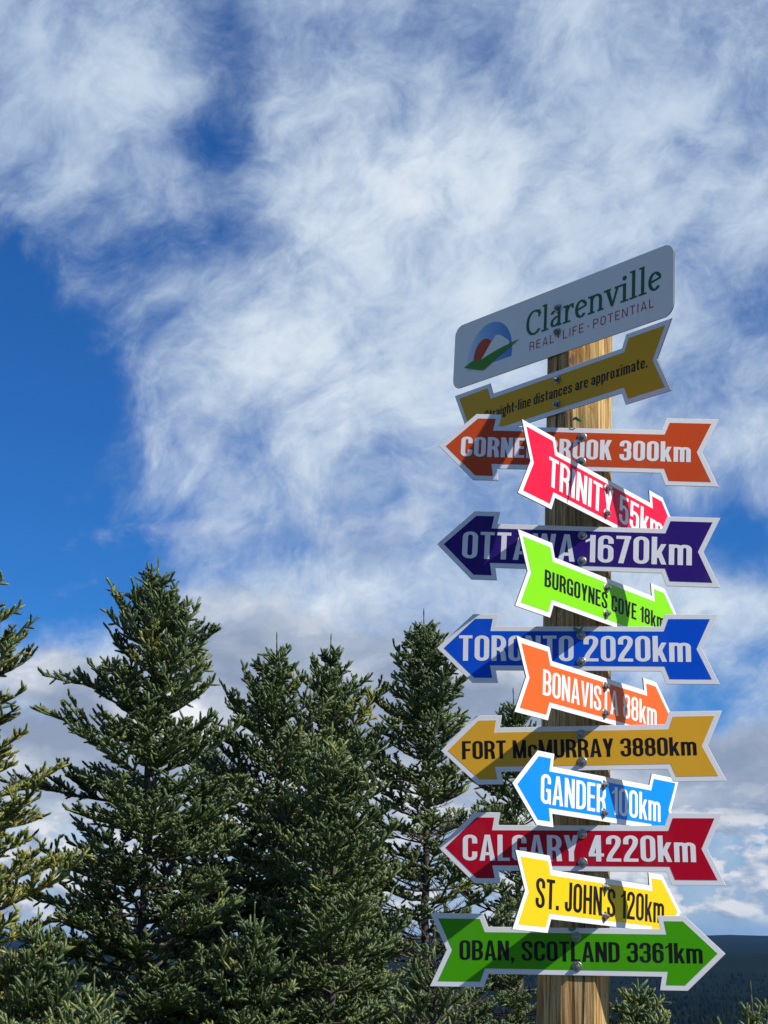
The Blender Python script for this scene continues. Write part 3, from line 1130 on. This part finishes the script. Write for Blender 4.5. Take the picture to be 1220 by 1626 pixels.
def np_mesh(name, verts, tris, mat, parent=None, tint=None, smooth=False):
    me = bpy.data.meshes.new(name)
    nv, nf = len(verts), len(tris)
    me.vertices.add(nv)
    me.vertices.foreach_set('co', np.ascontiguousarray(verts, dtype=np.float32).ravel())
    me.loops.add(nf * 3)
    me.loops.foreach_set('vertex_index', np.ascontiguousarray(tris, dtype=np.int32).ravel())
    me.polygons.add(nf)
    me.polygons.foreach_set('loop_start', np.arange(0, nf * 3, 3, dtype=np.int32))
    me.polygons.foreach_set('loop_total', np.full(nf, 3, dtype=np.int32))
    if smooth:
        me.polygons.foreach_set('use_smooth', np.ones(nf, dtype=bool))
    if tint is not None:
        at = me.attributes.new('tint', 'FLOAT', 'POINT')
        at.data.foreach_set('value', np.ascontiguousarray(tint, dtype=np.float32))
    me.materials.append(mat)
    me.update(calc_edges=True)
    o = bpy.data.objects.new(name, me)
    COL.objects.link(o)
    if parent:
        o.parent = parent
    return o


def far_forest():
    """dark conifer wood covering the valley: one mass of small pointed crowns"""
    rnd = random.Random(5)
    m, N, b = pbr('far_conifers', None, 0.9, 0.0)
    a = N.new('ShaderNodeAttribute')
    a.attribute_name = 'tint'
    N.l.new(N.ramp(a.outputs['Fac'], [(0, (0.003, 0.007, 0.005, 1)), (.6, (0.008, 0.014, 0.008, 1)), (1, (0.018, 0.024, 0.010, 1))]), b.inputs['Base Color'])  # dark greens lowered further, so the valley's cloud shadow sits in the colour
    base = [(math.cos(t), math.sin(t), 0) for t in (0, 1.05, 2.09, 3.14, 4.19, 5.24)]
    tv = np.array(base + [(.55 * math.cos(t + .5), .55 * math.sin(t + .5), .5) for t in (0, 1.05, 2.09, 3.14, 4.19, 5.24)] + [(0, 0, 1)])
    tf = []
    for k in range(6):
        n = (k + 1) % 6
        tf += [(k, n, 6 + k), (n, 6 + n, 6 + k), (6 + k, 6 + n, 12)]
    tf = np.array(tf)
    P, S, T = [], [], []
    while len(P) < 30000:
        u = rnd.random()
        r = 700 * (5200 / 700) ** (u ** .75)
        az = rnd.uniform(-.42, .50)
        x, y = r * math.sin(az), 4 + r * math.cos(az)
        if vnoise(x / 120, y / 120) < .22:
            continue
        h = rnd.uniform(7, 14) * (1 + r / 9000)
        P.append((x, y, ground_h(x, y) - 1))
        S.append((h * .30, h * .30, h))
        T.append(min(1, max(0, rnd.gauss(.35, .25))))
    P, S, T = np.array(P), np.array(S), np.array(T)
    verts = (P[:, None, :] + tv[None] * S[:, None, :]).reshape(-1, 3)
    tris = (tf[None] + (np.arange(len(P)) * len(tv))[:, None, None]).reshape(-1, 3)
    o = np_mesh('forest', verts, tris, m, tint=np.repeat(T, len(tv)))
    tag(o, kind='stuff')


far_forest()


# ------------------------------------------------------------------ spruces near by
def needle_material(name, stops):
    m, N, b = pbr(name, None, 0.42, 0.55)
    a = N.new('ShaderNodeAttribute')
    a.attribute_name = 'tint'
    N.l.new(N.ramp(a.outputs['Fac'], stops), b.inputs['Base Color'])
    tr = N.new('ShaderNodeBsdfTranslucent')
    N.l.new(N.ramp(a.outputs['Fac'], [(p, (c[0] * 1.3, c[1] * 1.4, c[2] * .6, 1)) for p, c in stops]), tr.inputs['Color'])
    mx = N.new('ShaderNodeMixShader')
    mx.inputs[0].default_value = 0.15
    N.l.new(b.outputs[0], mx.inputs[1])
    N.l.new(tr.outputs[0], mx.inputs[2])
    N.l.new(mx.outputs[0], N.n['Material Output'].inputs['Surface'])
    return m


M_NEEDLE = needle_material('spruce_needles', [(0, (0.018, 0.034, 0.010, 1)), (.35, (0.072, 0.112, 0.032, 1)), (.70, (0.18, 0.235, 0.095, 1)), (.93, (0.25, 0.27, 0.05, 1)), (1, (0.32, 0.27, 0.045, 1))])
M_YELLOW = needle_material('yellowing_needles', [(0, (0.09, 0.12, 0.03, 1)), (.35, (0.24, 0.27, 0.05, 1)), (.7, (0.44, 0.38, 0.06, 1)), (1, (0.52, 0.32, 0.05, 1))])


def bark_material():
    m, N, b = pbr('spruce_bark', None, 0.85, 0.2)
    tc = N.new('ShaderNodeTexCoord').outputs['Object']
    g = N.noise(N.vmath('MULTIPLY', tc, (1, 1, .35)), 55, 6, 0.65)
    N.l.new(N.ramp(g, [(.3, (0.035, 0.028, 0.022, 1)), (.55, (0.10, 0.085, 0.07, 1)), (.75, (0.19, 0.17, 0.145, 1))]), b.inputs['Base Color'])
    bump(N, b, g, 0.5, 0.004)
    return m


M_BARK = bark_material()


def shoot_variants():
    """short twig closely set with needles, unit length along z, unit radius"""
    out = []
    for sd_ in range(4):
        r = random.Random(40 + sd_)
        V, T, br = [], [], []
        ns = 4
        rings = [(0, .34), (.5, .58), (.88, .44)]
        for z, q in rings:
            for k in range(ns):
                a = k * math.pi * 2 / ns + z
                V.append((q * math.cos(a), q * math.sin(a), z))
                br.append(-.10)
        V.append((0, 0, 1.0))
        br.append(.0)
        for j in range(2):
            for k in range(ns):
                a, b_ = j * ns + k, j * ns + (k + 1) % ns
                T += [(a, b_, a + ns), (b_, b_ + ns, a + ns)]
        for k in range(ns):
            T.append((2 * ns + k, 2 * ns + (k + 1) % ns, 3 * ns))
        nn = 20
        for k in range(nn):
            z = .02 + .86 * (k / (nn - 1)) + r.uniform(-.03, .03)
            a = k * 2.39996 + r.uniform(-.3, .3)
            d = Vector((math.cos(a), math.sin(a), 0))
            s = Vector((-math.sin(a), math.cos(a), 0))
            ln = r.uniform(.78, 1.05) * (1 - .5 * max(0, z - .7))
            c0 = d * .30 + Vector((0, 0, z))
            tip = d * ln + Vector((0, 0, z + r.uniform(.14, .22)))
            b0 = len(V)
            wd = .17
            mid = (c0 + tip) * .5
            V += [tuple(c0 + s * wd * .8), tuple(c0 - s * wd * .8), tuple(tip)]
            br += [0, 0, .12]
            T.append((b0, b0 + 1, b0 + 2))
        out.append((np.array(V), np.array(T), np.array(br)))
    return out


SHOOTS = shoot_variants()


def foliage_mesh(segs, mat, parent, seed, name='crown'):
    """segs rows: x0 y0 z0 x1 y1 z1 radius tint"""
    rs = np.random.RandomState(seed)
    A = np.array(segs)
    allV, allT, allC = [], [], []
    base = 0
    which = rs.randint(0, len(SHOOTS), len(A))
    for vi, (sv, stf, sbr) in enumerate(SHOOTS):
        B = A[which == vi]
        if not len(B):
            continue
        p0, p1 = B[:, :3], B[:, 3:6]
        ax = p1 - p0
        ln = np.linalg.norm(ax, axis=1, keepdims=True)
        axn = ax / np.maximum(ln, 1e-6)
        ref = np.where(np.abs(axn[:, 2:3]) < .9, np.array([[0, 0, 1.]]), np.array([[1., 0, 0]]))
        e1 = np.cross(axn, ref)
        e1 /= np.linalg.norm(e1, axis=1, keepdims=True)
        e2 = np.cross(axn, e1)
        ph = rs.rand(len(B), 1) * 6.283
        f1 = e1 * np.cos(ph) + e2 * np.sin(ph)
        f2 = -e1 * np.sin(ph) + e2 * np.cos(ph)
        rad = B[:, 6:7]
        V = (p0[:, None, :] + sv[None, :, 2:3] * ax[:, None, :] + rad[:, None, :] * (sv[None, :, 0:1] * f1[:, None, :] + sv[None, :, 1:2] * f2[:, None, :]))
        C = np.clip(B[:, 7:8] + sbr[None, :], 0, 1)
        n = len(sv)
        T = stf[None] + (np.arange(len(B)) * n)[:, None, None] + base
        allV.append(V.reshape(-1, 3))
        allT.append(T.reshape(-1, 3))
        allC.append(C.ravel())
        base += len(B) * n
    return np_mesh(name, np.concatenate(allV), np.concatenate(allT), mat, parent, np.concatenate(allC))


def tubes_mesh(name, lines, mat, parent, sides=5):
    """lines: list of [(point, radius), ...]"""
    V, T = [], []
    for ln in lines:
        b = len(V)
        n = len(ln)
        for i, (p, r) in enumerate(ln):
            q0, q1 = ln[max(i - 1, 0)][0], ln[min(i + 1, n - 1)][0]
            t = (q1 - q0).normalized()
            ref = Vector((0, 0, 1)) if abs(t.z) < .9 else Vector((1, 0, 0))
            e1 = t.cross(ref).normalized()
            e2 = t.cross(e1)
            for k in range(sides):
                a = 2 * math.pi * k / sides
                V.append(p + (e1 * math.cos(a) + e2 * math.sin(a)) * r)
        for i in range(n - 1):
            for k in range(sides):
                a, c = b + i * sides + k, b + i * sides + (k + 1) % sides
                T += [(a, c, a + sides), (c, c + sides, a + sides)]
    return np_mesh(name, np.array([tuple(v) for v in V]), np.array(T), mat, parent, smooth=True)


def interp(tab, x):
    if x <= tab[0][0]:
        return tab[0][1]
    for (a, b), (c, d) in zip(tab, tab[1:]):
        if x <= c:
            return b + (d - b) * (x - a) / (c - a)
    return tab[-1][1]


def rot_about(v, axis, ang):
    return Matrix.Rotation(ang, 3, axis) @ v




def spruce(px, top_y, dist, prof, seed, label, density=1.0, lean=0.0, bare=None, limbs=(), yellow=None, step=.070, shoot_r=.0160, tint0=.38, group='spruces behind the signpost', fine=1.0):
    """px, top_y: direction of the tip (photo pixels); dist: metres; prof: (metres below the tip, crown radius) pairs"""
    rnd = random.Random(seed)
    d = ray(px, top_y)
    tip = CAM + d * (dist / math.hypot(d.x, d.y))
    bx, by = tip.x - lean * tip.z, tip.y
    gz = ground_h(bx, by)
    base = Vector((bx, by, gz - .05))
    H = tip.z - base.z
    root = empty('spruce', Matrix.Translation(base))
    tag(root, label, 'tree', group)
    lines, segs, ysegs = [], [], []
    # trunk
    n = max(8, int(H / .18))
    wob = [Vector((rnd.gauss(0, .010), rnd.gauss(0, .010), 0)) for _ in range(n + 1)]
    tip_l = tip - base
    tr = []
    for i in range(n + 1):
        t = i / n
        p = tip_l * t + wob[i] * min(1, 4 * t * (1 - t) + .1)
        tr.append((p, .0028 + .012 * (H - t * H)))
    lines.append(tr)

    def trunk_at(depth):
        t = max(0.0, 1 - depth / H)
        i = min(int(t * n), n - 1)
        f = t * n - i
        return tr[i][0].lerp(tr[i + 1][0], f)

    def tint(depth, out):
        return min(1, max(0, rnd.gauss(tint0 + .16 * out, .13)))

    def add(p, q, r, tn, dep):
        if yellow and rnd.random() < interp(yellow, dep):
            ysegs.append((*p, *q, r, min(1, max(0, rnd.gauss(.45, .28)))))
        else:
            segs.append((*p, *q, r, tn))

    # leader
    for k in range(4):
        p, q = trunk_at(.28 - k * .07), trunk_at(.28 - (k + 1) * .07)
        add(p, q, shoot_r * (.85 - .08 * k), tint(0, 1), 0)

    def branch(start, azim, elev0, elev1, L, depth, bare_f):
        boff = rnd.gauss(0, .11) + (.28 if rnd.random() < .05 else 0)
        _t = tint

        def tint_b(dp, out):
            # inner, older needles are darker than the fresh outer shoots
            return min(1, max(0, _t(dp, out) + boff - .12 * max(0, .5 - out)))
        seg = step
        m = max(2, int(L / seg))
        seg = L / m
        p = start.copy()
        pts = [p.copy()]
        az = azim
        for i in range(m):
            s = (i + 1) / m
            el = elev0 + (elev1 - elev0) * s ** 1.5 + rnd.gauss(0, .07)
            az += rnd.gauss(0, .05)
            dr = Vector((math.cos(el) * math.sin(az), math.cos(el) * math.cos(az), math.sin(el)))
            p = p + dr * seg
            pts.append(p.copy())
        r0 = .0035 + .010 * L
        lines.append([(q, max(.0022, r0 * (1 - .85 * i / m))) for i, q in enumerate(pts)])
        bf = bare_f
        for i in range(m):
            s = (i + .5) / m
            d_ = (pts[i + 1] - pts[i]).normalized()
            side0 = d_.cross(Vector((0, 0, 1)))
            if side0.length < .2:
                side0 = Vector((math.cos(az), -math.sin(az), 0))
            side0.normalize()
            upd = side0.cross(d_).normalized()
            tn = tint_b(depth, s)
            if s > bf * .9:
                rr = shoot_r * (1.0 if s < .85 else .92)
                add(pts[i], pts[i] + (pts[i + 1] - pts[i]) * 1.12, rr, tn, depth)
            if s < .12:
                continue
            for _ in range(2):
                if s > bf and rnd.random() < .5:
                    a_ = rot_about(d_, side0, R(rnd.choice((-1, -1, 1)) * rnd.uniform(25, 60)) * -1)
                    a_ = (a_ + side0 * rnd.uniform(-.6, .6)).normalized()
                    o = pts[i].lerp(pts[i + 1], rnd.random())
                    add(o, o + a_ * step * rnd.uniform(.7, 1.1), shoot_r * rnd.uniform(.8, 1), tint_b(depth, s), depth)
            for sg in (-1, 1):
                if rnd.random() > .93 * density:
                    continue
                ll = min((.50 * (L - s * L) + .055) * rnd.uniform(.7, 1.15), .42)
                bare_here = s < bf
                if bare_here and rnd.random() < .55:
                    continue
                ang = R(rnd.uniform(34, 56)) * sg
                ld = rot_about(d_, upd, ang)
                ld = (ld + upd * rnd.uniform(-.10, .45) + Vector((0, 0, .08))).normalized()
                q = pts[i].lerp(pts[i + 1], rnd.random())
                k = max(1, round(ll / step))
                sl = ll / k
                lp = [q.copy()]
                for j in range(k):
                    ld = (ld + Vector((rnd.gauss(0, .06), rnd.gauss(0, .06), .035 + rnd.gauss(0, .04)))).normalized()
                    q2 = q + ld * sl
                    lp.append(q2.copy())
                    tn2 = tint_b(depth, s + .3)
                    if not bare_here:
                        add(q, q + ld * sl * 1.1, shoot_r * rnd.uniform(.85, 1.05), tn2, depth)
                    if k > 1 and j < k - 0 and not (bare_here and rnd.random() < .6):
                        for s2 in (-1, 1, -1, 1, 0):
                            if rnd.random() > .62 * density * fine:
                                continue
                            td = rot_about(ld, upd, R(rnd.uniform(34, 60)) * s2)
                            td = (td + upd * (rnd.uniform(-.25, .5) if s2 else rnd.uniform(.5, .9))).normalized()
                            tl = step * rnd.uniform(.6, 1.0) * (1 if j < k - 1 else .8)
                            o = q.lerp(q2, rnd.random())
                            if bare_here:
                                lines.append([(o, .0022), (o + td * tl, .0012)])
                            else:
                                add(o, o + td * tl, shoot_r * rnd.uniform(.8, 1.0), tint_b(depth, s + .4), depth)
                    q = q2
                if k > 1 or bare_here:
                    lines.append([(w, max(.0014, .0034 - .0006 * i2)) for i2, w in enumerate(lp)])

    depth = .25
    vis = tip.z - 0.75                      # metres of crown the picture can show
    while depth < H - .25:
        Rr = interp(prof, depth)
        hidden = depth > vis
        whorl = rnd.randint(5, 6) if Rr > .12 else 5
        if hidden:
            whorl = 4
        ph = rnd.random() * 6.28
        for k in range(whorl):
            az = ph + 6.283 * k / whorl + rnd.gauss(0, .18)
            t = min(1, depth / 1.8)
            L = min(Rr * rnd.uniform(.72, 1.18) + .03, .10 + .75 * max(0, depth - .22))
            e0 = R(58 - 52 * t ** .6 + rnd.gauss(0, 7))
            e1 = R(62 - 30 * t ** .7 + rnd.gauss(0, 8))
            # outline radius is horizontal: a rising branch has to be longer
            L = min(L / max(.45, math.cos((e0 + e1) / 2)), max(depth * .72 - .04, .08))
            bf = interp(bare, depth) if bare else min(.32, max(0, (depth - .6) * .14))
            branch(trunk_at(depth), az, e0, e1, L, depth, bf)
        gap = (.118 + .058 * min(1, depth / 1.2)) / density ** .5
        # weaker branches between the whorls
        for k in range(3 if not hidden else 0):
            dd = depth + gap * rnd.uniform(.3, .8)
            t = min(1, dd / 1.8)
            branch(trunk_at(dd), rnd.random() * 6.28, R(45 - 40 * t), R(50 - 22 * t), min(interp(prof, dd) * rnd.uniform(.4, .85), dd * .55), dd, .1)
        depth += gap * (1.8 if hidden else 1)
    for (dep, az, L, e0, e1) in limbs:
        branch(trunk_at(dep), R(az), R(e0), R(e1), L, dep, .12)
    tubes_mesh('trunk', lines, M_BARK, root)
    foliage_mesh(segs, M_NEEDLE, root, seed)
    if ysegs:
        y = foliage_mesh(ysegs, M_YELLOW, root, seed + 1, 'yellow_foliage')
        y['label'] = 'yellowing needles on the lower branches'
    return root


P_BIG = [(0, .02), (.2, .16), (.35, .28), (.6, .36), (.95, .40), (1.3, .48), (1.8, .60), (2.4, .74), (3.2, .82), (5, .8)]
P_MID = [(0, .02), (.25, .11), (.45, .19), (.7, .28), (1.0, .40), (1.5, .53), (2.2, .68), (3, .76), (5, .75)]
P_T5 = [(0, .02), (.25, .12), (.45, .22), (.7, .30), (1.0, .38), (1.6, .50), (2.4, .62), (4, .65)]
P_SLIM = [(0, .02), (.25, .12), (.45, .22), (.7, .30), (1.0, .36), (1.6, .42), (2.4, .52), (4, .6)]
if True:
    spruce(252, 884, 10.0, P_BIG, 11, 'tallest dark green spruce with a ragged broad crown, left of the twin-tipped spruces',
           limbs=((1.0, 282, .78, 20, 8), (1.3, 276, .82, 14, 18), (.62, 285, .55, 42, 66), (.75, 70, .52, 25, 45), (.34, 275, .26, 74, 84), (.40, 300, .30, 66, 82), (.36, 80, .22, 68, 80), (1.65, 280, 1.0, 5, 12)))
    spruce(440, 1003, 10.4, P_MID, 12, 'left one of the two narrow pointed spruces at centre, with long upswept left branches', limbs=((.8, 285, .62, 35, 62), (.62, 280, .45, 45, 70), (1.2, 280, .7, 20, 50)))
    spruce(526, 1006, 10.9, P_MID, 13, 'right one of the two narrow pointed spruces at centre, with an open leafy tip', limbs=((.7, 80, .60, 30, 40), (1.0, 82, .65, 20, 25)))
    spruce(673, 966, 11.2, P_T5, 14, 'slender spruce beside the blue arrow board, bare and twiggy in its lower half', density=1.1, step=.064, bare=[(0, 0), (.8, .12), (1.3, .45), (2.4, .6), (5, .6)])
    spruce(815, 1092, 12.2, P_SLIM, 15, 'half hidden spruce just behind the signpost and its boards', bare=[(0, 0), (.5, .1), (1.2, .35), (3, .5)])
    spruce(-46, 850, 9.4, P_BIG, 16, 'thin spruce with yellowing lower branches, cut by the left photo edge', density=1.0,
           yellow=[(0, .03), (.9, .08), (1.2, .35), (2.0, .62), (3.2, .5)], bare=[(0, 0), (.6, .1), (1.2, .3), (3, .35)])
    spruce(335, 1165, 12.6, P_MID, 17, 'dark spruce set back in the gap right of the tallest spruce', density=.8, tint0=.28)  # needle tint darker than on the other spruces
    spruce(528, 1150, 9.7, P_SLIM, 18, 'bushy spruce with a pale leader, in front of the twin-tipped spruces', tint0=.46)
    spruce(62, 1440, 8.8, P_SLIM, 19, 'low bushy spruce at the lower left corner under the yellowing one', tint0=.44)
    spruce(150, 1545, 8.2, P_MID, 20, 'young spruce at the bottom edge in front of the tallest spruce', tint0=.46)
    spruce(690, 1470, 9.2, P_MID, 21, 'low spruce at the foot of the slender twiggy one, left of the post', density=.8, bare=[(0, 0), (.2, .3), (3, .6)])
    spruce(405, 1430, 9.3, P_SLIM, 24, 'young spruce filling the gap below the twin-tipped spruces', tint0=.34)
    spruce(1012, 1535, 10.2, P_MID, 22, 'small pale green spruce just right of the post under the leaf green board', tint0=.55)
    spruce(1192, 1556, 9.0, [(0, .015), (.15, .06), (.3, .14), (.6, .22), (1.2, .35), (3, .4)], 23, 'thin young spruce tip at the lower right corner against the dark valley', density=.6, tint0=.6, step=.06, shoot_r=.012)

# ------------------------------------------------------------------ the air
if True:
    hz = bpy.data.materials.new('haze_air')
    hz.use_nodes = True
    N = NT(hz.node_tree)
    N.n.remove(N.n['Principled BSDF'])
    pv = N.new('ShaderNodeVolumePrincipled')
    pv.inputs['Color'].default_value = (0.20, 0.46, 1.0, 1)
    pv.inputs['Density'].default_value = 1.3e-5
    pv.inputs['Anisotropy'].default_value = 0.1
    N.l.new(pv.outputs[0], N.n['Material Output'].inputs['Volume'])
    S_, z0, z1 = 31000, -420, 130
    bv = [(x, y, z) for z in (z0, z1) for x, y in ((-S_, -S_), (S_, -S_), (S_, S_), (-S_, S_))]
    o = mesh_obj('haze', bv, [[3, 2, 1, 0], [4, 5, 6, 7], [0, 1, 5, 4], [1, 2, 6, 5], [2, 3, 7, 6], [3, 0, 4, 7]], hz)
    tag(o, kind='stuff')
